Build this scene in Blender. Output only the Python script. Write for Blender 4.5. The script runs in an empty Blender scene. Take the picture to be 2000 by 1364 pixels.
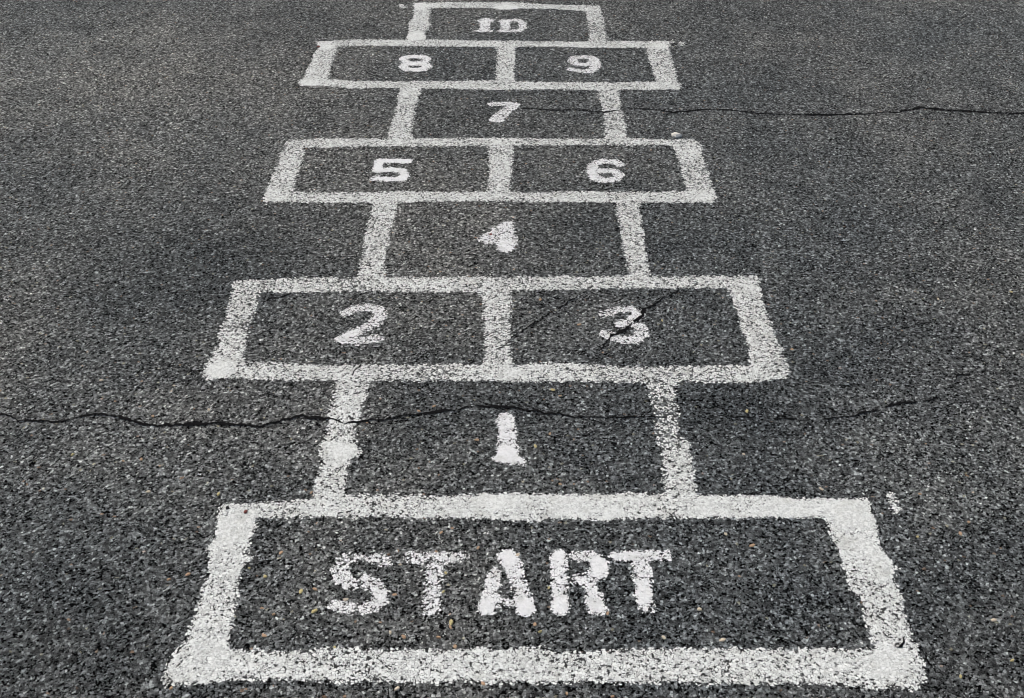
import bpy, math, random
import numpy as np

# ------------------------------------------------------------------ camera, world, sun, exposure
sc = bpy.context.scene
FPX, EYE, PITCH = 2214.0, 1.5, math.radians(34.9)          # focal length in photo pixels, camera height, tilt below horizon
cam = bpy.data.cameras.new('camera'); camo = bpy.data.objects.new('camera', cam)
sc.collection.objects.link(camo); sc.camera = camo
cam.sensor_width = 36.0; cam.lens = 36.0 * FPX / 2000.0; cam.clip_end = 2000.0; cam.clip_start = 0.02
camo.location = (0, 0, EYE); camo.rotation_euler = (math.pi/2 - PITCH, 0, 0)

SUN_EL, SUN_ROT = math.radians(48), math.radians(-38)       # high thin cloud, brightest ahead and to the left
w = bpy.data.worlds.new('World'); sc.world = w; w.use_nodes = True
wn = w.node_tree; bgn = wn.nodes['Background']
sky = wn.nodes.new('ShaderNodeTexSky'); sky.sky_type = 'NISHITA'; sky.sun_disc = False
sky.sun_elevation = SUN_EL; sky.sun_rotation = SUN_ROT; sky.air_density = 1.0; sky.dust_density = 4.0; sky.ozone_density = 1.0
wn.links.new(sky.outputs[0], bgn.inputs[0]); bgn.inputs[1].default_value = 0.075
sl = bpy.data.lights.new('sun', 'SUN'); sl.energy = 2.2; sl.angle = math.radians(10); sl.color = (1.0, 0.965, 0.90)
so = bpy.data.objects.new('sun', sl); sc.collection.objects.link(so)
so.rotation_euler = (math.pi/2 - SUN_EL, 0, math.pi - SUN_ROT); so.location = (0, 0, 5)
sc.view_settings.view_transform = 'Standard'; sc.view_settings.look = 'None'
sc.view_settings.exposure = 0.50; sc.view_settings.gamma = 1.0
sc.render.engine = 'CYCLES'
sc.cycles.filter_width = 1.0

# ------------------------------------------------------------------ survey: photo pixels to metres on the ground plane
def G(u, v):
    u = np.asarray(u, float); v = np.asarray(v, float)
    a = (u - 1000.0) / FPX; b = -(v - 682.0) / FPX
    dy = math.cos(PITCH) + b * math.sin(PITCH)
    dz = -math.sin(PITCH) + b * math.cos(PITCH)
    k = EYE / -dz
    return np.stack([a * k, dy * k], -1)
def GP(pts): p = np.array(pts, float); return G(p[:, 0], p[:, 1])

# ------------------------------------------------------------------ small helpers
COL = sc.collection
def tag(o, label=None, cat=None, group=None, kind=None):
    if label: o['label'] = label
    if cat: o['category'] = cat
    if group: o['group'] = group
    if kind: o['kind'] = kind
    return o
def empty(name, loc=(0, 0, 0)):
    e = bpy.data.objects.new(name, None); COL.objects.link(e); e.location = loc
    e.empty_display_size = 0.1
    return e
def mesh_obj(name, V, F, mat, parent=None, attrs=None, smooth=False):
    me = bpy.data.meshes.new(name)
    V = np.asarray(V, np.float32); F = np.asarray(F, np.int32)
    n = F.shape[1]
    me.vertices.add(len(V)); me.vertices.foreach_set('co', V.ravel())
    me.loops.add(F.size); me.loops.foreach_set('vertex_index', F.ravel())
    me.polygons.add(len(F)); me.polygons.foreach_set('loop_start', np.arange(0, F.size, n, dtype=np.int32))
    me.polygons.foreach_set('loop_total', np.full(len(F), n, np.int32))
    me.update(calc_edges=True)
    for k, a in (attrs or {}).items():
        at = me.attributes.new(k, 'FLOAT', 'POINT'); at.data.foreach_set('value', np.asarray(a, np.float32))
    me.polygons.foreach_set('use_smooth', np.full(len(F), smooth))
    me.materials.append(mat)
    o = bpy.data.objects.new(name, me); COL.objects.link(o)
    if parent: o.parent = parent
    return o

# ------------------------------------------------------------------ node helpers
class NT:
    def __init__(s, tree): s.t = tree
    def n(s, typ, **kw):
        x = s.t.nodes.new(typ)
        for k, v in kw.items(): setattr(x, k, v)
        return x
    def put(s, inp, v):
        if isinstance(v, bpy.types.NodeSocket): s.t.links.new(v, inp)
        elif v is not None: inp.default_value = v
    def m(s, op, a, b=None, c=None, clamp=False):
        x = s.n('ShaderNodeMath', operation=op, use_clamp=clamp)
        s.put(x.inputs[0], a); s.put(x.inputs[1], b); s.put(x.inputs[2], c)
        return x.outputs[0]
    def vm(s, op, a, b=None, scale=None):
        x = s.n('ShaderNodeVectorMath', operation=op)
        s.put(x.inputs[0], a); s.put(x.inputs[1], b)
        if scale is not None: s.put(x.inputs[3], scale)
        return x.outputs['Value'] if op in ('DOT_PRODUCT', 'LENGTH') else x.outputs[0]
    def ss(s, v, lo, hi, a=0.0, b=1.0):
        x = s.n('ShaderNodeMapRange', interpolation_type='SMOOTHSTEP')
        for i, q in enumerate((v, lo, hi, a, b)): s.put(x.inputs[i], q)
        return x.outputs[0]
    def mix(s, f, a, b, blend='MIX'):
        x = s.n('ShaderNodeMix', data_type='RGBA', blend_type=blend)
        s.put(x.inputs[0], f); s.put(x.inputs[6], a); s.put(x.inputs[7], b)
        return x.outputs[2]
    def mixf(s, f, a, b):
        x = s.n('ShaderNodeMix', data_type='FLOAT')
        s.put(x.inputs[0], f); s.put(x.inputs[2], a); s.put(x.inputs[3], b)
        return x.outputs[0]
    def noise(s, vec, scale, detail=2.0, rough=0.5, dims='2D'):
        x = s.n('ShaderNodeTexNoise', noise_dimensions=dims)
        s.put(x.inputs['Vector'], vec); s.put(x.inputs['Scale'], scale)
        s.put(x.inputs['Detail'], detail); s.put(x.inputs['Roughness'], rough)
        return x
    def vor(s, vec, scale, feature='F1', rnd=1.0):
        x = s.n('ShaderNodeTexVoronoi', voronoi_dimensions='2D', feature=feature)
        s.put(x.inputs['Vector'], vec); s.put(x.inputs['Scale'], scale); s.put(x.inputs['Randomness'], rnd)
        return x
    def ramp(s, fac, stops, interp='LINEAR'):
        x = s.n('ShaderNodeValToRGB'); cr = x.color_ramp; cr.interpolation = interp
        while len(cr.elements) < len(stops): cr.elements.new(0.5)
        for e, (p, c) in zip(cr.elements, stops):
            e.position = p; e.color = (c[0], c[1], c[2], 1) if hasattr(c, '__len__') else (c, c, c, 1)
        s.put(x.inputs[0], fac)
        return x.outputs[0]

# ------------------------------------------------------------------ asphalt: stones of three sizes in a dark binder
PATCH = [(430, 520, .55, -.55), (1180, 480, .45, -.35), (900, 780, .35, -.45), (1430, 790, .35, -.45), (60, 1320, .55, -.55), (1960, 1290, .40, -.50),  # asphalt tones, with vignetted near corners and lighter far side painted in
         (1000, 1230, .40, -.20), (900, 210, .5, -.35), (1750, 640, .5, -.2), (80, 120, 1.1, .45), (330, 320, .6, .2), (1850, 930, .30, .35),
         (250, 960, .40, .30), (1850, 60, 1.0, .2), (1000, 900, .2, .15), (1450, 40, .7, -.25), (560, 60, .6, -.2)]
def asphalt_group():
    g = bpy.data.node_groups.new('asphalt_aggregate', 'ShaderNodeTree')
    for nm, ty in (('Color', 'NodeSocketColor'), ('Height', 'NodeSocketFloat'), ('Top', 'NodeSocketFloat'),
                   ('Rand', 'NodeSocketFloat'), ('Rough', 'NodeSocketFloat'), ('Spec', 'NodeSocketFloat')):
        g.interface.new_socket(nm, in_out='OUTPUT', socket_type=ty)
    N = NT(g); out = N.n('NodeGroupOutput')
    P = N.n('ShaderNodeNewGeometry').outputs['Position']
    # bend the cells so that stones come out angular and uneven
    wob = N.noise(P, 220.0, 2.0, 0.6).outputs['Color']
    P2 = N.vm('ADD', P, N.vm('SCALE', N.vm('SUBTRACT', wob, (0.5, 0.5, 0.5)), scale=0.0040))
    wide = N.noise(P, 0.9, 3.0, 0.55).outputs['Fac']          # tone changes over half a metre
    mid = N.noise(P, 7.0, 3.0, 0.6).outputs['Fac']            # patches of open and closed texture
    def layer(scale, gap, tilt, off):
        Pq = N.vm('ADD', P2, off)
        v = N.vor(Pq, scale); e = N.vor(Pq, scale, 'DISTANCE_TO_EDGE')
        sep = N.n('ShaderNodeSeparateColor'); N.put(sep.inputs[0], v.outputs['Color'])
        r, gg, b = sep.outputs
        loc = N.vm('SUBTRACT', Pq, v.outputs['Position'])
        tl = N.vm('DOT_PRODUCT', N.vm('MULTIPLY', loc, (1, 1, 0)), N.vm('SUBTRACT', v.outputs['Color'], (0.5, 0.5, 0.5)))
        prof = N.ss(e.outputs['Distance'], gap * 0.35, gap * 2.6)
        return r, gg, b, prof, N.m('MULTIPLY', tl, tilt * scale)
    r1, g1, b1, p1, t1 = layer(186.0, 0.045, 1.0, (0, 0, 0))
    r2, g2, b2, p2, t2 = layer(330.0, 0.05, 1.0, (3.7, 1.3, 0))
    r3, g3, b3, p3, t3 = layer(600.0, 0.06, 0.8, (7.1, 5.9, 0))
    # height of each stone; big ones are sunk or missing in places
    k1 = N.ss(N.m('ADD', r1, N.m('MULTIPLY', N.m('SUBTRACT', mid, 0.5), 0.7)), 0.34, 0.56)
    h1 = N.m('MULTIPLY', N.m('MULTIPLY', p1, N.m('MULTIPLY_ADD', t1, 0.55, N.m('MULTIPLY_ADD', b1, 0.35, 0.65))), k1)
    k2 = N.ss(r2, 0.22, 0.4)
    h2 = N.m('MULTIPLY', N.m('MULTIPLY', p2, N.m('MULTIPLY_ADD', t2, 0.35, N.m('MULTIPLY_ADD', b2, 0.2, 0.38))), k2)
    h3 = N.m('MULTIPLY', p3, N.m('MULTIPLY_ADD', r3, 0.14, 0.08))
    use1 = N.m('GREATER_THAN', h1, N.m('MAXIMUM', h2, 0.12))
    use2 = N.m('GREATER_THAN', h2, N.m('MULTIPLY_ADD', h3, 1.0, 0.02))
    H = N.m('MAXIMUM', N.m('MAXIMUM', h1, h2), h3)
    stone_stops = [(0.0, (0.034, 0.035, 0.035)), (0.30, (0.082, 0.085, 0.084)), (0.62, (0.145, 0.150, 0.147)),
                   (0.84, (0.225, 0.232, 0.226)), (0.95, (0.33, 0.34, 0.33)), (1.0, (0.52, 0.53, 0.51))]
    c1 = N.ramp(g1, stone_stops); c2 = N.ramp(g2, stone_stops)
    c3 = N.ramp(g3, [(0, (0.014, 0.015, 0.016)), (0.7, (0.045, 0.047, 0.05)), (1.0, (0.20, 0.205, 0.2))])
    c = N.mix(use2, c3, c2); c = N.mix(use1, c, c1)
    # mineral grain on each stone
    gr = N.noise(P, 900.0, 2.0, 0.7).outputs['Fac']
    c = N.mix(1.0, c, N.ramp(gr, [(0.25, 0.62), (0.75, 1.38)]), 'MULTIPLY')
    # a few coloured stones
    oc = N.mix(N.m('GREATER_THAN', b1, 0.5), (0.34, 0.20, 0.11, 1), (0.36, 0.33, 0.22, 1))
    isor = N.m('MULTIPLY', N.m('GREATER_THAN', r1, 0.994), use1)
    c = N.mix(N.m('MULTIPLY', isor, 0.55), c, oc)
    # bitumen in the joints
    c = N.mix(N.ss(H, 0.14, 0.46), (0.0045, 0.0047, 0.0049, 1), c)
    # weathering over larger areas: worn grey and bluish fresh
    c = N.mix(1.0, c, N.ramp(wide, [(0.30, (0.80, 0.84, 0.87)), (0.70, (1.22, 1.20, 1.165))]), 'MULTIPLY')
    cl1 = N.noise(P, 55.0, 2.0, 0.6).outputs['Fac']; cl2 = N.noise(P, 120.0, 1.0, 0.5).outputs['Fac']
    c = N.mix(1.0, c, N.ramp(N.m('ADD', N.m('MULTIPLY', cl1, 0.5), N.m('MULTIPLY', cl2, 0.5)), [(0.37, 0.36), (0.63, 1.68)]), 'MULTIPLY')
    c = N.mix(1.0, c, N.ramp(mid, [(0.30, (0.90, 0.91, 0.93)), (0.70, (1.10, 1.09, 1.08))]), 'MULTIPLY')
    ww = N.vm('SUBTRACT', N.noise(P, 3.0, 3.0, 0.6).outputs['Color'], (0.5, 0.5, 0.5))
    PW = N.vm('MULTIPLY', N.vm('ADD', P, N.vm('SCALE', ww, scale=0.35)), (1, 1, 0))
    tot = None  # patch tones: uneven asphalt plus light falloff put into the colour
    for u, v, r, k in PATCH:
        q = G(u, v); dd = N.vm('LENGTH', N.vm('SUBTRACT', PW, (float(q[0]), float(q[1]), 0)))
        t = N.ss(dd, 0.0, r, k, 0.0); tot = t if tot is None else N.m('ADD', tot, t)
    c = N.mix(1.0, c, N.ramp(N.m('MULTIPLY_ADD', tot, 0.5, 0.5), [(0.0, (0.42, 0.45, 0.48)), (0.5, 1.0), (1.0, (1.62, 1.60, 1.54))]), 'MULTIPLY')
    N.put(out.inputs['Color'], c)
    N.put(out.inputs['Height'], N.m('MULTIPLY_ADD', N.m('SUBTRACT', gr, 0.5), 0.10, H))
    N.put(out.inputs['Top'], H)
    N.put(out.inputs['Rand'], N.mixf(use1, N.mixf(use2, g3, b2), b1))
    N.put(out.inputs['Spec'], N.ss(H, 0.2, 0.6, 0.0, 0.28))
    N.put(out.inputs['Rough'], N.mixf(N.ss(H, 0.1, 0.5), 0.62, 0.86))
    return g
AG = asphalt_group()

def new_mat(name):
    m = bpy.data.materials.new(name); m.use_nodes = True
    t = m.node_tree; N = NT(t); b = t.nodes['Principled BSDF']
    return m, N, b
def bump(N, b, h, dist, strength=1.0):
    x = N.n('ShaderNodeBump'); N.put(x.inputs['Strength'], strength); N.put(x.inputs['Distance'], dist)
    N.put(x.inputs['Height'], h); N.put(b.inputs['Normal'], x.outputs[0])

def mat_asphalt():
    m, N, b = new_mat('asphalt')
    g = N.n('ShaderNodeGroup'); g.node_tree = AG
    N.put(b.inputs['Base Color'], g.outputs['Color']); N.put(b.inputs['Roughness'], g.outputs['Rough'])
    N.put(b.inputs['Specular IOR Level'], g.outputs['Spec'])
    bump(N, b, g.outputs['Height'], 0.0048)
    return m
def mat_paint(name, col, col2, base_thr, edge_jit, stain):
    # worn road paint: it lies on the stone tops, the joints stay bare; «sdf» = millimetres inside the painted outline,
    # «wear» = how much has rubbed away there
    m, N, b = new_mat(name)
    g = N.n('ShaderNodeGroup'); g.node_tree = AG
    P = N.n('ShaderNodeNewGeometry').outputs['Position']
    at = N.n('ShaderNodeAttribute', attribute_name='sdf').outputs['Fac']
    wear = N.n('ShaderNodeAttribute', attribute_name='wear').outputs['Fac']
    n1 = N.noise(P, 120.0, 3.0, 0.6).outputs['Fac']; n2 = N.noise(P, 14.0, 3.0, 0.6).outputs['Fac']
    n3 = N.noise(P, 420.0, 2.0, 0.6).outputs['Fac']
    e = N.m('ADD', at, N.m('MULTIPLY', N.m('SUBTRACT', g.outputs['Rand'], 0.5), edge_jit))
    e = N.m('ADD', e, N.m('MULTIPLY', N.m('SUBTRACT', n1, 0.5), 9.0))
    e = N.m('ADD', e, N.m('MULTIPLY', N.m('SUBTRACT', g.outputs['Top'], 0.45), 4.0))
    em = N.ss(e, -0.9, 0.9)
    thr = N.m('ADD', base_thr, N.m('MULTIPLY', wear, 0.55))
    thr = N.m('ADD', thr, N.m('MULTIPLY', N.m('SUBTRACT', n2, 0.5), 0.55))
    thr = N.m('ADD', thr, N.m('MULTIPLY', N.m('SUBTRACT', n1, 0.5), 0.5))
    thr = N.m('ADD', thr, N.m('MULTIPLY', N.ss(at, 0.0, 9.0, 1.0, 0.0), 0.10))
    pm = N.ss(g.outputs['Top'], N.m('SUBTRACT', thr, 0.12), N.m('ADD', thr, 0.08))
    mask = N.m('MULTIPLY', em, pm)
    # thin paint lets the stone below grey it
    thin = N.ss(N.m('ADD', N.m('MULTIPLY', n3, 0.7), N.m('MULTIPLY', g.outputs['Rand'], 0.5)), 0.25, 0.75)
    pc = N.mix(thin, (*col2, 1), (*col, 1))
    dirt = N.ss(N.noise(P, 22.0, 4.0, 0.65).outputs['Fac'], 0.5, 0.75)
    pc = N.mix(N.m('MULTIPLY', dirt, 0.35), pc, (0.42, 0.42, 0.37, 1))
    # a stain of thinned paint is left in the joints
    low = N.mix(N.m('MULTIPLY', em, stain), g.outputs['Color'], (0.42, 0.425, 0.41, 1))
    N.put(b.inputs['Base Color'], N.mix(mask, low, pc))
    N.put(b.inputs['Roughness'], N.mixf(mask, g.outputs['Rough'], 0.75))
    N.put(b.inputs['Specular IOR Level'], N.mixf(mask, g.outputs['Spec'], 0.22))
    fill = N.mixf(mask, g.outputs['Height'], N.m('MULTIPLY_ADD', g.outputs['Height'], 0.72, 0.28))
    bump(N, b, fill, 0.0044)
    return m
M_ASPH = mat_asphalt()
M_LINE = mat_paint('line_paint', (0.82, 0.835, 0.81), (0.52, 0.53, 0.51), 0.34, 7.5, 0.11)
M_SIGN = mat_paint('number_paint', (0.86, 0.86, 0.86), (0.72, 0.725, 0.725), 0.30, 6.0, 0.06)

def mat_plain(name, col, rough=0.8, var=0.35, scale=600.0, spec=0.3):
    m, N, b = new_mat(name)
    P = N.n('ShaderNodeNewGeometry').outputs['Position']
    f = N.noise(P, scale, 3.0, 0.65, '3D').outputs['Fac']
    c2 = tuple(x * (1 - var) for x in col); c1 = tuple(min(0.9, x * (1 + var)) for x in col)
    N.put(b.inputs['Base Color'], N.ramp(f, [(0.3, c2), (0.7, c1)]))
    b.inputs['Roughness'].default_value = rough; b.inputs['Specular IOR Level'].default_value = spec
    bump(N, b, f, 0.0006)
    return m
M_CRACK = mat_plain('crack_shade', (0.006, 0.006, 0.0065), 0.95, 0.5, 300.0, 0.05)  # near-black bitumen that also paints in the unlit crack depth

# ------------------------------------------------------------------ ground
S = 300.0
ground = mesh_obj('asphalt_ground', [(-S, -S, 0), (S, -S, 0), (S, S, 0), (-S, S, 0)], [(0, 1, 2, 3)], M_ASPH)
tag(ground, 'dark grey playground asphalt of mixed small stones under the white hopscotch', None, None, 'structure')

# ------------------------------------------------------------------ painted shapes (signed distance on a 3 mm grid)
CELL, MARGIN, ZP = 0.003, 0.010, 0.0008
def seg_dist(X, Y, a, b):
    dx, dy = b[0]-a[0], b[1]-a[1]; L = dx*dx + dy*dy + 1e-12
    t = np.clip(((X-a[0])*dx + (Y-a[1])*dy) / L, 0, 1)
    return np.hypot(X - a[0] - t*dx, Y - a[1] - t*dy)
def poly_sdf(X, Y, P):                     # metres, positive inside
    d = np.full(X.shape, 1e9); ins = np.zeros(X.shape, bool); n = len(P)
    for i in range(n):
        a, b = P[i], P[(i+1) % n]
        d = np.minimum(d, seg_dist(X, Y, a, b))
        c = ((a[1] > Y) != (b[1] > Y)) & (X < (b[0]-a[0]) * (Y-a[1]) / (b[1]-a[1] + 1e-15) + a[0])
        ins ^= c
    return np.where(ins, d, -d)
class Poly:
    def __init__(s, pts, holes=()): s.P = GP(pts); s.H = [GP(h) for h in holes]; s.pts = s.P
    def sdf(s, X, Y):
        d = poly_sdf(X, Y, s.P)
        for h in s.H: d = np.minimum(d, -poly_sdf(X, Y, h))
        return d
class Stroke:                              # list of polylines (photo pixels), half width in metres
    def __init__(s, lines): s.L = [(GP(p), h) for p, h in lines]; s.pts = np.concatenate([l for l, _ in s.L])
    def sdf(s, X, Y):
        d = np.full(X.shape, -1e9)
        for P, h in s.L:
            hs = h if hasattr(h, '__len__') else [h]*len(P)
            for i in range(len(P)-1):
                a, b = P[i], P[i+1]
                dx, dy = b[0]-a[0], b[1]-a[1]; L = dx*dx+dy*dy+1e-12
                t = np.clip(((X-a[0])*dx + (Y-a[1])*dy)/L, 0, 1)
                d = np.maximum(d, hs[i] + (hs[i+1]-hs[i])*t - np.hypot(X-a[0]-t*dx, Y-a[1]-t*dy))
            if len(P) == 1: d = np.maximum(d, hs[0] - np.hypot(X-P[0][0], Y-P[0][1]))
        return d
rng = np.random.RandomState(5)
def vnoise(X, Y, size, seed):              # smooth value noise
    r = np.random.RandomState(seed).rand(256, 256)
    x = X/size + 50; y = Y/size + 50
    xi = np.floor(x).astype(int); yi = np.floor(y).astype(int); fx = x-xi; fy = y-yi
    fx = fx*fx*(3-2*fx); fy = fy*fy*(3-2*fy); q = lambda i, j: r[i % 256, j % 256]
    return (q(xi, yi)*(1-fx)*(1-fy) + q(xi+1, yi)*fx*(1-fy) + q(xi, yi+1)*(1-fx)*fy + q(xi+1, yi+1)*fx*fy)

# places where the paint is thick (negative) or rubbed thin (positive): photo pixel, radius in metres, amount
SPOTS = [((663, 882), .040, -.9), ((1665, 1000), .05, -.7), ((420, 1285), .06, -.4), ((1740, 1310), .05, -.3), ((450, 1020), .05, -.6),
         ((425, 720), .04, -.8), ((1690, 1080), .05, -.4), ((990, 730), .035, -.4), ((735, 550), .03, -.2), ((1250, 548), .03, -.4),
         ((970, 972), .03, -.5), ((530, 385), .05, -.6), ((1380, 385), .05, -.5), ((1370, 300), .05, -.4), ((1475, 560), .05, -.4),
         ((600, 165), .06, -.7), ((1290, 90), .05, -.6), ((640, 90), .04, -.5), ((977, 275), .05, -.4), ((990, 15), .06, -.7),
         ((812, 70), .04, -.6), ((820, 12), .04, -.5), ((1150, 1000), .08, -.2), ((1480, 990), .10, -.25), ((800, 180), .04, -.4),
         ((690, 835), .045, .35), ((1295, 835), .06, .45), ((1290, 780), .05, .25), ((960, 630), .09, .12), ((1210, 560), .12, .15),
         ((640, 562), .10, .22), ((560, 728), .10, .15), ((840, 728), .10, .18), ((415, 1165), .05, .22), ((690, 1310), .10, .10),
         ((1190, 200), .05, .25), ((1165, 55), .06, .30), ((985, 130), .08, .15), ((590, 150), .02, -.3), ((1290, 130), .05, .1),
         ((870, 1310), .05, .12), ((745, 480), .06, .12), ((1240, 470), .06, .12), ((800, 220), .05, .15), ((1000, 385), .10, .05),
         # numbers and letters
         ((994, 1085), .030, -.8), ((950, 1190), .028, -.9), ((1025, 1190), .028, -.9), ((968, 1140), .02, -.5), ((1093, 1085), .026, -.6),
         ((1095, 1190), .026, -.7), ((1170, 1108), .026, -.5), ((1255, 1165), .032, -.5), ((1235, 1085), .04, -.4), ((1165, 1185), .02, -.4),
         ((740, 1175), .03, -.3), ((665, 1100), .04, .22), ((820, 1092), .03, .10), ((850, 1105), .02, .1), ((1270, 1195), .02, .4),
         ((1145, 1130), .03, .15), ((990, 890), .03, -.6), ((988, 835), .03, .05), ((985, 480), .03, -.3),
         ((680, 655), .03, -.3), ((765, 335), .10, -.35), ((1180, 335), .10, -.15), ((1115, 1095), .02, .1), ((1240, 650), .05, .05)]
SW = [(G(*p), r, a) for p, r, a in SPOTS]

def raster(shape_list, mat, names, parents, wob=0.0022, z=ZP, extra_wear=0.0, part_wear=None):
    """shape_list share one outline field; every grid cell goes to the one shape it lies deepest in -> butt joints, no overlap"""
    pts = np.concatenate([s.pts for s in shape_list]); lo = pts.min(0)-0.05; hi = pts.max(0)+0.05
    nx, ny = int((hi[0]-lo[0])/CELL)+2, int((hi[1]-lo[1])/CELL)+2
    best = np.full((ny, nx), -1.0); own = np.full((ny, nx), -1)
    for k, s in enumerate(shape_list):     # only the box round each shape
        a = s.pts.min(0)-0.05; b = s.pts.max(0)+0.05
        i0, i1 = max(0, int((a[0]-lo[0])/CELL)), min(nx, int((b[0]-lo[0])/CELL)+2)
        j0, j1 = max(0, int((a[1]-lo[1])/CELL)), min(ny, int((b[1]-lo[1])/CELL)+2)
        X, Y = np.meshgrid(lo[0]+np.arange(i0, i1)*CELL, lo[1]+np.arange(j0, j1)*CELL)
        d = s.sdf(X, Y); bb = best[j0:j1, i0:i1]; oo = own[j0:j1, i0:i1]
        m = d > bb; bb[m] = d[m]; oo[m] = k
    X, Y = np.meshgrid(lo[0]+np.arange(nx)*CELL, lo[1]+np.arange(ny)*CELL)
    best = best + (vnoise(X, Y, .045, 1)-.5)*2*wob + (vnoise(X, Y, .018, 2)-.5)*2*wob
    keep = (best[:-1, :-1] > -MARGIN) | (best[1:, :-1] > -MARGIN) | (best[:-1, 1:] > -MARGIN) | (best[1:, 1:] > -MARGIN)
    co = own[:-1, :-1]
    objs = []
    for k, nm in enumerate(names):
        jj, ii = np.nonzero(keep & (co == k))
        idx = jj*nx + ii
        quads = np.stack([idx, idx+1, idx+nx+1, idx+nx], 1)
        uq, inv = np.unique(quads, return_inverse=True)
        x = X.ravel()[uq]; y = Y.ravel()[uq]; d = best.ravel()[uq]
        wear = (vnoise(x, y, .09, 7)-.5)*0.40 + (vnoise(x, y, .28, 8)-.5)*0.30 + extra_wear + (part_wear[k] if part_wear else 0)
        for (p, r, a) in SW:
            q = np.hypot(x-p[0], y-p[1])/r
            q = q * (0.8 + 0.4*vnoise(x, y, r*.4, 9))
            wear = wear + a*np.clip(1.25-q, 0, 1)**0.7*1.0
        V = np.stack([x, y, np.full_like(x, z)], 1)
        o = mesh_obj(nm, V, inv.reshape(-1, 4), mat, parents[k], {'sdf': d*1000.0, 'wear': wear})
        objs.append(o)
    return objs

start_outer = [(434,987),(468,987),(499,983),(549,980),(605,975),(667,974),(690,968),(760,967),(850,970),(950,965),(1000,964),(1080,968),(1180,967),(1250,964),(1300,966),(1400,968),(1500,968),(1560,974),(1640,975),(1696,974),
 (1704,999),(1715,1030),(1715,1064),(1730,1083),(1750,1111),(1746,1133),(1763,1167),(1764,1195),(1781,1232),(1778,1250),(1789,1260),(1803,1291),(1809,1326),(1780,1346),(1742,1339),(1724,1347),(1655,1339),(1562,1336),(1375,1336),(1250,1334),(1175,1334),(1075,1331),(975,1336),(912,1331),(850,1335),(775,1332),(650,1332),(611,1329),(518,1327),(424,1329),(406,1333),(328,1338),(319,1329),
 (331,1288),(345,1274),(367,1248),(378,1217),(389,1186),(393,1155),(406,1127),(407,1114),(409,1086),(404,1069),(418,1055),(426,1033),(423,1013)]
start_hole = [(502,1015),(564,1013),(626,1007),(667,1011),(720,1008),(800,1012),(960,1014),(1000,1019),(1120,1013),(1180,1017),(1240,1012),(1360,1012),(1500,1011),(1609,1013),(1618,1030),(1626,1049),(1637,1064),(1638,1086),(1652,1117),(1662,1155),(1680,1170),(1687,1204),(1696,1235),(1711,1267),
 (1640,1270),(1615,1265),(1562,1270),(1500,1270),(1300,1269),(1212,1271),(1162,1274),(1087,1275),(1062,1267),(1025,1267),(975,1270),(912,1267),(875,1272),(825,1271),(750,1269),(700,1266),(611,1271),(533,1273),(448,1270),(446,1251),(452,1229),(454,1201),(462,1167),(469,1133),(480,1108),(490,1092),(487,1074),(490,1049),(504,1030)]
b23 = Poly([(457,556),(465,548),(535,546),(600,543),(696,543),(752,541),(850,543),(950,541),(1050,541),(1150,542),(1250,541),(1350,541),(1428,540),(1479,540),(1484,563),(1486,586),(1504,629),(1515,665),(1529,682),(1532,705),(1542,725),(1539,740),(1461,748),(1378,748),(1326,744),(1230,748),(1131,744),(999,746),(900,744),(845,745),(659,745),(566,743),(473,742),(402,740),(394,728),
 (411,703),(426,675),(425,653),(442,622),(448,591)],
 [[(513,571),(535,573),(647,571),(740,569),(798,571),(938,570),(946,594),(944,628),(946,669),(944,697),(938,714),(876,712),(736,714),(628,715),(519,708),(482,711),(473,697),(481,666),(488,635),(501,601),(504,579)],
  [(999,569),(1098,566),(1230,564),(1329,563),(1418,563),(1431,583),(1441,616),(1450,652),(1461,678),(1466,715),(1395,715),(1322,715),(1246,718),(1131,711),(1048,710),(1002,718),(997,685),(996,652),(996,612),(999,586)]])
b56 = Poly([(565,274),(625,271),(755,272),(925,270),(1005,271),(1155,272),(1220,270),(1305,274),(1357,274),(1367,282),(1375,310),(1382,337),(1390,362),(1397,382),(1395,397),(1330,396),(1255,396),(1055,395),(930,393),(875,394),(725,396),(625,396),(515,395),(517,380),(527,355),(540,330),(547,305),(555,285)],
 [[(596,290),(700,287),(825,286),(950,286),(956,297),(955,325),(954,350),(952,375),(875,376),(775,375),(700,377),(612,377),(570,375),(577,355),(585,330),(592,305)],
  [(1005,285),(1105,284),(1230,284),(1312,284),(1320,297),(1327,322),(1335,350),(1342,374),(1255,376),(1130,375),(1030,377),(995,376),(996,350),(999,325),(1001,305)]])
b89 = Poly([(616,82),(656,80),(699,78),(849,78),(968,80),(1000,80),(1049,82),(1146,82),(1199,81),(1253,81),(1307,81),(1307,95),(1311,120),(1320,142),(1322,161),(1330,166),(1327,175),(1242,176),(1169,177),(1070,175),(984,176),(920,175),(828,173),(779,172),(688,173),(645,169),(587,168),(586,159),(596,150),(604,129),(613,107),(624,92)],
 [[(658,91),(720,90),(828,91),(968,92),(971,107),(970,129),(968,157),(892,159),(785,160),(699,159),(639,155),(645,133),(652,112)],
  [(1006,92),(1092,92),(1146,94),(1262,94),(1268,112),(1273,133),(1283,161),(1199,161),(1092,161),(1006,160),(1003,140),(1006,112)]])
start = Poly(start_outer, [start_hole])
def side(l, r, close_first=None): return Poly(l + r[::-1])
s1l = side([(658,738),(652,776),(642,816),(644,824),(640,846),(624,872),(630,904),(616,940),(612,978)], [(724,738),(716,764),(706,792),(702,820),(698,832),(696,864),(707,884),(682,900),(674,940),(673,978)])
s1r = side([(1262,738),(1272,780),(1276,816),(1282,852),(1294,892),(1294,924),(1298,978)], [(1322,738),(1320,780),(1324,820),(1326,856),(1344,864),(1352,908),(1358,940),(1362,978)])
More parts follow.
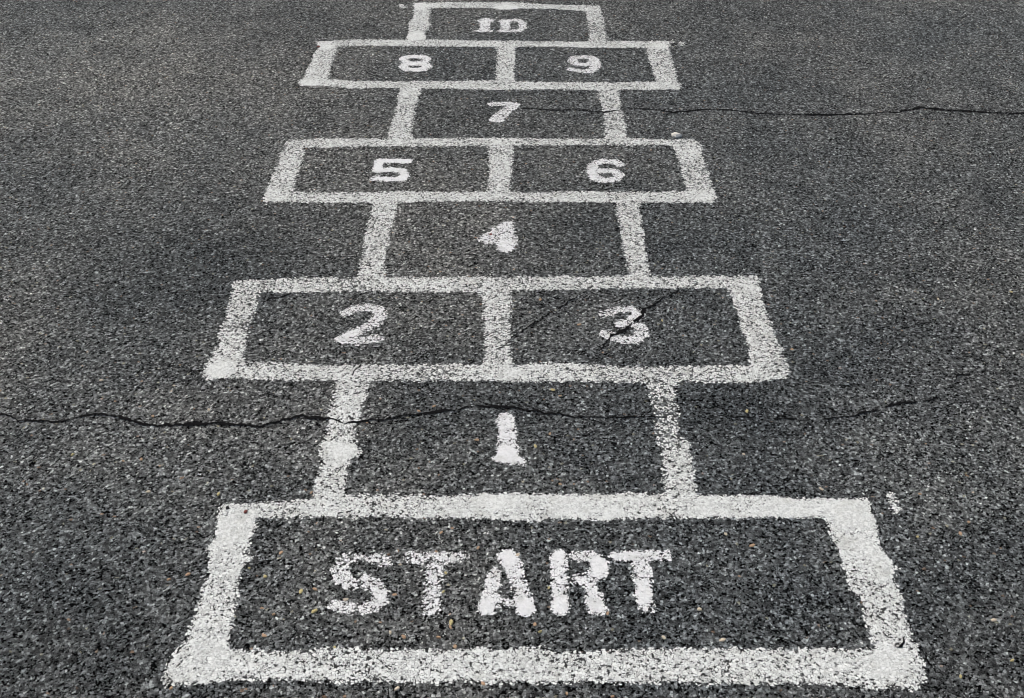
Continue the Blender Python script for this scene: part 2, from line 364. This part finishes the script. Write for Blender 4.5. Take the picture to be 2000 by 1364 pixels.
s4l = side([(731,388),(723,426),(714,460),(709,494),(702,528),(697,554)], [(778,388),(770,426),(762,460),(754,494),(751,516),(753,554)])
s4r = side([(1200,388),(1209,432),(1216,478),(1224,513),(1228,552)], [(1246,388),(1253,441),(1261,488),(1266,519),(1270,552)])
s7l = side([(782,166),(777,195),(772,220),(765,245),(755,279)], [(827,166),(815,197),(810,220),(805,245),(803,279)])
s7r = side([(1165,169),(1171,192),(1177,215),(1180,237),(1183,279)], [(1206,169),(1210,200),(1216,220),(1221,245),(1222,279)])
s10l = side([(809,17),(806,34),(798,45),(800,58),(788,86)], [(844,14),(837,39),(842,52),(829,62),(833,86)])
s10r = side([(1145,22),(1150,49),(1151,65),(1149,88)], [(1173,18),(1179,43),(1183,62),(1190,88)])
t10 = Poly([(808,6),(892,5),(1000,5),(1070,9),(1169,12),(1171,23),(1144,22),(1070,18),(1017,17),(991,20),(974,20),(957,16),(892,16),(845,17),(808,19)])

court = empty('hopscotch_grid', (0, 0, 0))
tag(court, 'worn white painted hopscotch grid of boxes running up the asphalt', 'hopscotch', None)
names = ['start_box_outline', 'double_box_outline', 'double_box_outline', 'double_box_outline'] + ['side_line']*8 + ['end_line']
spots = [([([(1739,968),(1744,982),(1750,996)], [.006,.0075,.009])], 'thin white paint smear right of the top right corner of the START box'),
 ([([(783,11),(789,15)], .012)], 'faint white paint spot left of the far end line'),
 ([([(1331,84),(1332,88)], .009), ([(1314,83)], .008)], 'white paint spot off the top right corner of the box of 9')]
objs = raster([start, b23, b56, b89, s1l, s1r, s4l, s4r, s7l, s7r, s10l, s10r, t10] + [Stroke(q) for q, _ in spots], M_LINE,
              names + ['paint_spot']*3, [court]*13 + [None]*3,
              part_wear=[-.15, .11, -.01, -.03, .02, .14, .08, .08, .05, .12, -.08, .12, -.1, 0, 0, 0])
for o, (q, l) in zip(objs[13:], spots): tag(o, l, 'paint spot', 'stray spots of white paint')
objs = objs[:13]
for o, l in zip(objs, ['wide rectangle with thick lines painted round the word START',
                       'two joined boxes painted round the numbers 2 and 3',
                       'two joined boxes painted round the numbers 5 and 6',
                       'two joined boxes painted round the numbers 8 and 9',
                       'left line beside number 1 with a thick solid blob of paint', 'right line beside number 1, worn thin below the crack',
                       'left line beside number 4', 'right line beside number 4', 'left line beside number 7',
                       'right line beside number 7, cut by the crack', 'wavy left line beside number 10', 'faded right line beside number 10',
                       'far end line above number 10']): o['label'] = l

# ---- numbers
def mark(name, shape, label, cat, group=None, mat=M_SIGN, wob=0.0014, extra=0.0, parent=None):
    o = raster([shape], mat, [name], [parent], wob, extra_wear=extra)[0]
    if parent is None: tag(o, label, cat, group)
    elif label: o['label'] = label
    return o
GRP = 'numbers painted in the hopscotch boxes'
mark('painted_number', Stroke([([(988,818),(992,858),(991,892)], [.0175,.0180,.022]), ([(1017,903)], .009), ([(976,823),(992,815)], .009), ([(973,896),(1008,899)], .011)]),
     'white stencilled number 1 just below the long crack', 'number', GRP)
mark('painted_number', Stroke([([(674,612),(690,605),(716,600),(740,606),(744,618),(728,633),(699,648),(668,662)], [.0125,.014,.0145,.015,.0155,.0155,.0155,.0145]),
     ([(668,663),(700,668),(738,661)], .0150)]), 'white number 2 in the left half of the nearest double box', 'number', GRP, extra=-.05)
mark('painted_number', Stroke([([(1180,614),(1204,606),(1230,604),(1248,613),(1232,629),(1210,634)], .0135),
     ([(1248,638),(1256,650),(1244,663),(1213,664),(1183,654)], .0155)]), 'white number 3 cut through by a dark diagonal crack', 'number', GRP, extra=-.02)
mark('painted_number', Poly([(985,433),(1002,435),(1004,457),(1011,469),(1003,491),(987,494),(971,489),(970,477),(950,477),(933,469),(940,461),(956,454),(968,443)]),
     'clogged white number 4, a solid triangular blob', 'number', GRP, extra=.05)
mark('painted_number', Stroke([([(796,315),(741,315),(737,334),(762,332),(785,334),(791,342),(784,350),(762,351),(734,349)], .0150)]),
     'bright solid white number 5 with crisp edges', 'number', GRP, extra=-.25)
mark('painted_number', Stroke([([(1210,321),(1200,316),(1176,315),(1159,322),(1156,337),(1163,349),(1182,353),(1203,351),(1211,342),(1199,334),(1174,335)], .0150)]),
     'rounded white number 6 in the right box', 'number', GRP, extra=-.10)
mark('painted_number', Stroke([([(961,204),(985,203),(1007,205)], .016), ([(1003,208),(985,219),(970,234)], [.019,.021,.026])]),
     'small ragged white number 7 at the end of the thin upper crack', 'number', GRP, extra=.02)
mark('painted_number', Stroke([([(811,111),(794,112),(788,117),(794,123),(811,124.5),(828,123),(834,117),(828,112),(811,111)], .0165),
     ([(811,124.5),(793,126),(786,130),(794,136),(811,137),(828,136),(836,130),(830,126),(811,124.5)], .0175)]),
     'white number 8 painted with two small loops', 'number', GRP, extra=-.2)
mark('painted_number', Stroke([([(1141,112),(1124,113),(1117,118),(1124,125),(1143,126.5),(1157,123),(1162,117),(1156,113),(1141,112)], .0160),
     ([(1160,119),(1164,132),(1150,140)], .020), ([(1136,140),(1117,136)], .016)]), 'white number 9 with a broken lower stroke', 'number', GRP, extra=-.12)
ten = empty('painted_number', tuple(G(978, 52)) + (0,)); tag(ten, 'white number 10 in the farthest box, topmost number', 'number', GRP)
def under(o, p): o.parent = p; o.matrix_parent_inverse = p.matrix_basis.inverted(); return o
bpy.context.view_layer.update()
DIG = [Stroke([([(948,39),(945,60)], .020), ([(932,61),(957,61)], .013), ([(936,41),(947,46)], .012), ([(960,40),(950,46)], .011)]),
       Stroke([([(981,41),(1012,40),(1021,46),(1021,55),(1012,61),(977,61)], .0145), ([(988,42),(986,61)], .018)])]
for o, l in zip(raster(DIG, M_SIGN, ['digit']*2, [None]*2, .0014, extra_wear=-.15), ('digit 1', 'digit 0')): under(o, ten)['label'] = 'white painted ' + l

word = empty('painted_word', tuple(G(975, 1140)) + (0,)); tag(word, 'white stencilled word START inside the nearest wide box', 'word')
LET = {
 'S': Stroke([([(754,1098),(740,1091),(729,1091)], .0100), ([(703,1090),(679,1090),(667,1100),(663,1117),(669,1133),(684,1142)], [.010,.0125,.0135,.0135,.0135,.0125]),
      ([(714,1134),(731,1142),(744,1158),(740,1176),(724,1187),(710,1190)], [.0115,.0135,.0155,.015,.013,.0115]), ([(684,1189),(668,1188),(652,1182)], [.0125,.0135,.0105])]),
 'T': Stroke([([(803,1089),(847,1090),(898,1089)], .0125), ([(849,1100),(845,1150),(840,1192)], .0140)]),
 'A': Stroke([([(992,1087),(1006,1122)], .0165), ([(1007,1122),(1027,1189)], [.0130,.0160]), ([(967,1120),(951,1188)], [.0125,.0165]), ([(966,1174),(1000,1180)], .0080)]),
 'R': Stroke([([(1091,1086),(1095,1190)], [.0140,.0150]), ([(1125,1087),(1152,1088),(1171,1101),(1168,1120),(1150,1131),(1126,1133)], [.0110,.0120,.0150,.0150,.0120,.011]), ([(1152,1140),(1166,1188)], [.0120,.0165])]),
 'T2': Stroke([([(1203,1087),(1250,1086),(1298,1087)], [.0115,.013,.0125]), ([(1252,1096),(1258,1165),(1265,1190)], [.0145,.0145,.0125])]),
}
lab = {'S': 'patchy stencilled letter S', 'T': 'speckled first letter T', 'A': 'thickly painted letter A',
       'R': 'stencilled letter R touching the last T', 'T2': 'last letter T, faded at its foot'}
for k, o in zip(LET, raster(list(LET.values()), M_SIGN, ['letter']*5, [None]*5, .0014)):
    under(o, word)['label'] = lab[k]

# ------------------------------------------------------------------ cracks: ragged flat strips painted with the dark of the unlit gap, 0.8 mm over the paint so they read on both
def crack(name, pts, width, label, seed, gaps=0.0, jag=.0013):
    r = np.random.RandomState(seed)
    P = GP(pts); W = np.asarray(width if hasattr(width, '__len__') else [width]*len(P), float)
    W = W * 0.98; C, H = [], []
    for i in range(len(P)-1):
        L = np.hypot(*(P[i+1]-P[i])); n = max(2, int(L/0.004))
        for k in range(n):
            t = k/n; C.append(P[i]*(1-t)+P[i+1]*t); H.append(W[i]*(1-t)+W[i+1]*t)
    C.append(P[-1]); H.append(W[-1]); C = np.array(C); H = np.array(H); n = len(C)
    def sm(sz):
        a = r.randn(n + 4*sz); k = np.hanning(2*sz+1); k /= k.sum(); b = np.convolve(a, k, 'same')[2*sz:2*sz+n]; return b/(b.std()+1e-9)
    T = np.gradient(C, axis=0); T /= np.linalg.norm(T, axis=1)[:, None]+1e-9
    Nn = np.stack([-T[:, 1], T[:, 0]], 1)
    C = C + Nn*(sm(2)*jag + sm(7)*jag*1.3)[:, None]
    a = np.clip(1 + .35*sm(1) + .45*sm(6), .15, 2.4)*H/2; b = np.clip(1 + .35*sm(1) + .45*sm(6), .15, 2.4)*H/2
    if gaps > 0:
        g = sm(5); q = np.quantile(g, gaps); s = np.clip((g-q)*2.2+.2, 0.0, 1); a *= s; b *= s
    A = C + Nn*a[:, None]; B = C - Nn*b[:, None]
    V = np.zeros((2*n, 3)); V[0::2, :2] = A; V[1::2, :2] = B; V[:, 2] = ZP*2
    Q = [(2*i, 2*i+1, 2*i+3, 2*i+2) for i in range(n-1) if a[i]+b[i]+a[i+1]+b[i+1] > 6e-4]
    o = mesh_obj(name, V, Q, M_CRACK)
    return tag(o, label, 'crack', 'cracks in the asphalt')
crack('crack', [(-120,820),(-60,808),(0,812),(21,815),(38,824),(70,822),(101,824),(133,821),(164,812),(196,808),(224,814),(266,825),(301,832),(350,832),(385,829),(420,825),(451,830),(507,832),(546,824),(591,814),(640,821),(672,828),(704,825),(752,820),(800,812),(872,806),(920,794),(960,792),(1000,798),(1060,805),(1120,814),(1200,816),(1280,815),(1304,817)],
      [.006,.006,.006,.005,.004,.006,.006,.006,.007,.006,.007,.008,.009,.0085,.008,.007,.007,.008,.007,.007,.007,.006,.006,.004,.005,.006,.007,.007,.006,.0055,.004,.0035,.004,.002],
      'long wavy black crack from the left edge passing just above the number 1', 3)
crack('crack', [(1330,832),(1352,829),(1387,817),(1440,815),(1496,818),(1552,820),(1650,818),(1685,811),(1720,802),(1762,788),(1825,781),(1846,762),(1874,736),(1909,724)],
      [.003,.004,.003,.003,.004,.006,.006,.005,.005,.004,.003,.003,.004,.002], 'broken dark crack rising rightward beyond the right line beside number 1', 4, .25)
crack('crack', [(1015,212),(1090,216),(1150,216),(1175,220),(1210,216),(1240,212),(1285,214),(1315,221),(1380,214),(1435,217),(1480,222),(1575,225),(1665,224),(1750,221),(1800,211),(1850,216),(1925,221),(2000,222),(2060,218),(2120,224)],
      [.004,.006,.006,.008,.007,.006,.006,.007,.007,.007,.008,.009,.010,.010,.010,.010,.010,.009,.008,.004], 'long thin black crack running right from the number 7', 5, .03)
crack('crack', [(1171,685),(1190,664),(1217,645),(1243,626),(1260,609),(1289,588),(1326,568)], [.003,.008,.009,.010,.007,.005,.003], 'diagonal dark crack slicing through the number 3', 6, .05, .0015)
crack('crack', [(920,711),(943,696),(972,681),(996,665),(1032,639),(1065,616),(1098,599),(1131,578),(1148,568)], [.004,.004,.002,.004,.004,.005,.005,.005,.003], 'faint diagonal crack left of the number 3, reaching the divider', 7, .25, .0012)
crack('crack', [(520,589),(547,579),(575,573)], [.003,.006,.003], 'short dark crack in the top left corner of the box of 2', 8)
crack('crack', [(688,735),(697,725),(708,714)], [.001,.0028,.003], 'short crack cutting the line below the number 2', 9)
crack('crack', [(1752,1271),(1764,1268),(1772,1261),(1779,1250)], [.001,.003,.0025,.001], 'small curled crack in the bottom right corner of the START box', 10)
crack('crack', [(1318,395),(1330,389),(1337,384)], [.003,.0045,.002], 'short crack in the bottom right corner of the box of 6', 11)
crack('crack', [(1752,648),(1790,636),(1830,626)], [.003,.005,.002], 'faint short crack on bare asphalt right of the number 3 box', 12, .2)
crack('crack', [(1120,858),(1160,846),(1195,826),(1225,815)], [.002,.004,.003,.002], 'faint crack branching down right of the number 1', 13, .25)

# ------------------------------------------------------------------ stone chips
def chip_mesh(name, rx, ry, h, r, mat, loc):
    n = 7; ang = np.sort(r.rand(n)*0.5 + np.arange(n)) * 2*math.pi/n
    rad = 0.75 + 0.45*r.rand(n)
    V = []; F3 = []
    for lv, (k, z) in enumerate(((1.0, -0.0004), (1.04, h*.45), (0.62, h*.92))):
        for a, q in zip(ang, rad): V.append((math.cos(a)*rx*q*k, math.sin(a)*ry*q*k, z*(1 + .25*(r.rand()-.5))))
    V.append((0, 0, h)); V.append((0, 0, -0.0004))
    for lv in (0, 1):
        for i in range(n):
            j = (i+1) % n; p = lv*n
            F3 += [(p+i, p+j, p+n+j), (p+i, p+n+j, p+n+i)]
    for i in range(n):
        j = (i+1) % n; F3 += [(2*n+i, 2*n+j, 3*n), (j, i, 3*n+1)]
    rot = r.rand()*6.28; V = np.array(V); c, s = math.cos(rot), math.sin(rot)
    V[:, :2] = V[:, :2] @ np.array([[c, s], [-s, c]])
    o = mesh_obj(name, V, F3, mat); o.location = (loc[0], loc[1], 0.0006)
    return o
M_ORANGE = mat_plain('orange_stone', (0.44, 0.29, 0.18)); M_YELL = mat_plain('straw_stone', (0.50, 0.42, 0.20))
M_CREAM = mat_plain('cream_stone', (0.58, 0.50, 0.38)); M_RED = mat_plain('red_stone', (0.16, 0.05, 0.04)); M_BLACK = mat_plain('black_stone', (0.008, 0.008, 0.009))
M_WHITE = mat_plain('white_chip', (0.72, 0.69, 0.62), var=.15)
CH = [(862,1041),(934,1071),(782,1104),(871,1120),(866,1157),(771,1162),(1011,1085),(675,1172),(616,1152),(615,1194),(881,1217),(880,1226),(762,1236),(789,1245),(857,1246),(1045,1221),(1055,1235),(654,1265),(776,1346),(889,1264),(944,1336),
      (1417,1044),(1469,1066),(1366,1191),(1296,1246),(1187,1199),(1072,1149),(1411,1251),(1107,1356),(1196,1362),(1604,956),(1797,966),(1792,1049),(1876,1043),(1977,1291),(1940,1212),(1876,1322),(1892,1021),
      (588,1156),(549,1081),(518,1127),(367,1123),(330,1133),(608,963),(535,1201),(516,1242),(334,1346),(487,1111),(299,814),(340,754),(198,744),(408,801),(241,901),(290,961),(427,966),(142,889),(276,898),
      (818,804),(848,794),(1080,762),(1094,774),(1046,872),(1074,848),(1094,946),(932,860),(1975,571),(1832,585),(1547,683),(1459,804),(1452,888),(1055,586),(1293,627),(1131,635)]
rc = np.random.RandomState(21)
cmats = {'orange': M_ORANGE, 'straw yellow': M_YELL, 'cream': M_CREAM}
for (u, v) in CH:
    kind = ['orange', 'straw yellow', 'cream'][rc.choice(3, p=[.42, .33, .25])]
    sz = .0024 + .0018*rc.rand()
    o = chip_mesh('stone_chip', sz*(1.1+.4*rc.rand()), sz*.85, .0018+.001*rc.rand(), rc, cmats[kind], G(u, v))
    tag(o, 'tiny %s stone chip in the dark asphalt' % kind, 'stone chip', '%s stone chips scattered over the asphalt' % kind)
def single(u, v, rx, ry, h, mat, label, cat='pebble', name='pebble'):
    o = chip_mesh(name, rx, ry, h, rc, mat, G(u, v)); o.location.z = .001; tag(o, label, cat)
single(445, 993, .0052, .0035, .003, M_BLACK, 'tiny black pebble in the top left corner of the START box line')
single(480, 1001, .0052, .004, .003, M_RED, 'dark red pebble on the top line of the START box, left end')
single(622, 92, .007, .006, .003, M_RED, 'dark red pebble at the top left corner of the box of 8')
single(959, 459, .0045, .0045, .003, M_RED, 'small red pebble on the number 4')
single(1320, 267, .018, .014, .011, M_WHITE, 'pale flat stone chip above the top right corner of the box of 6', 'stone', 'loose_stone')
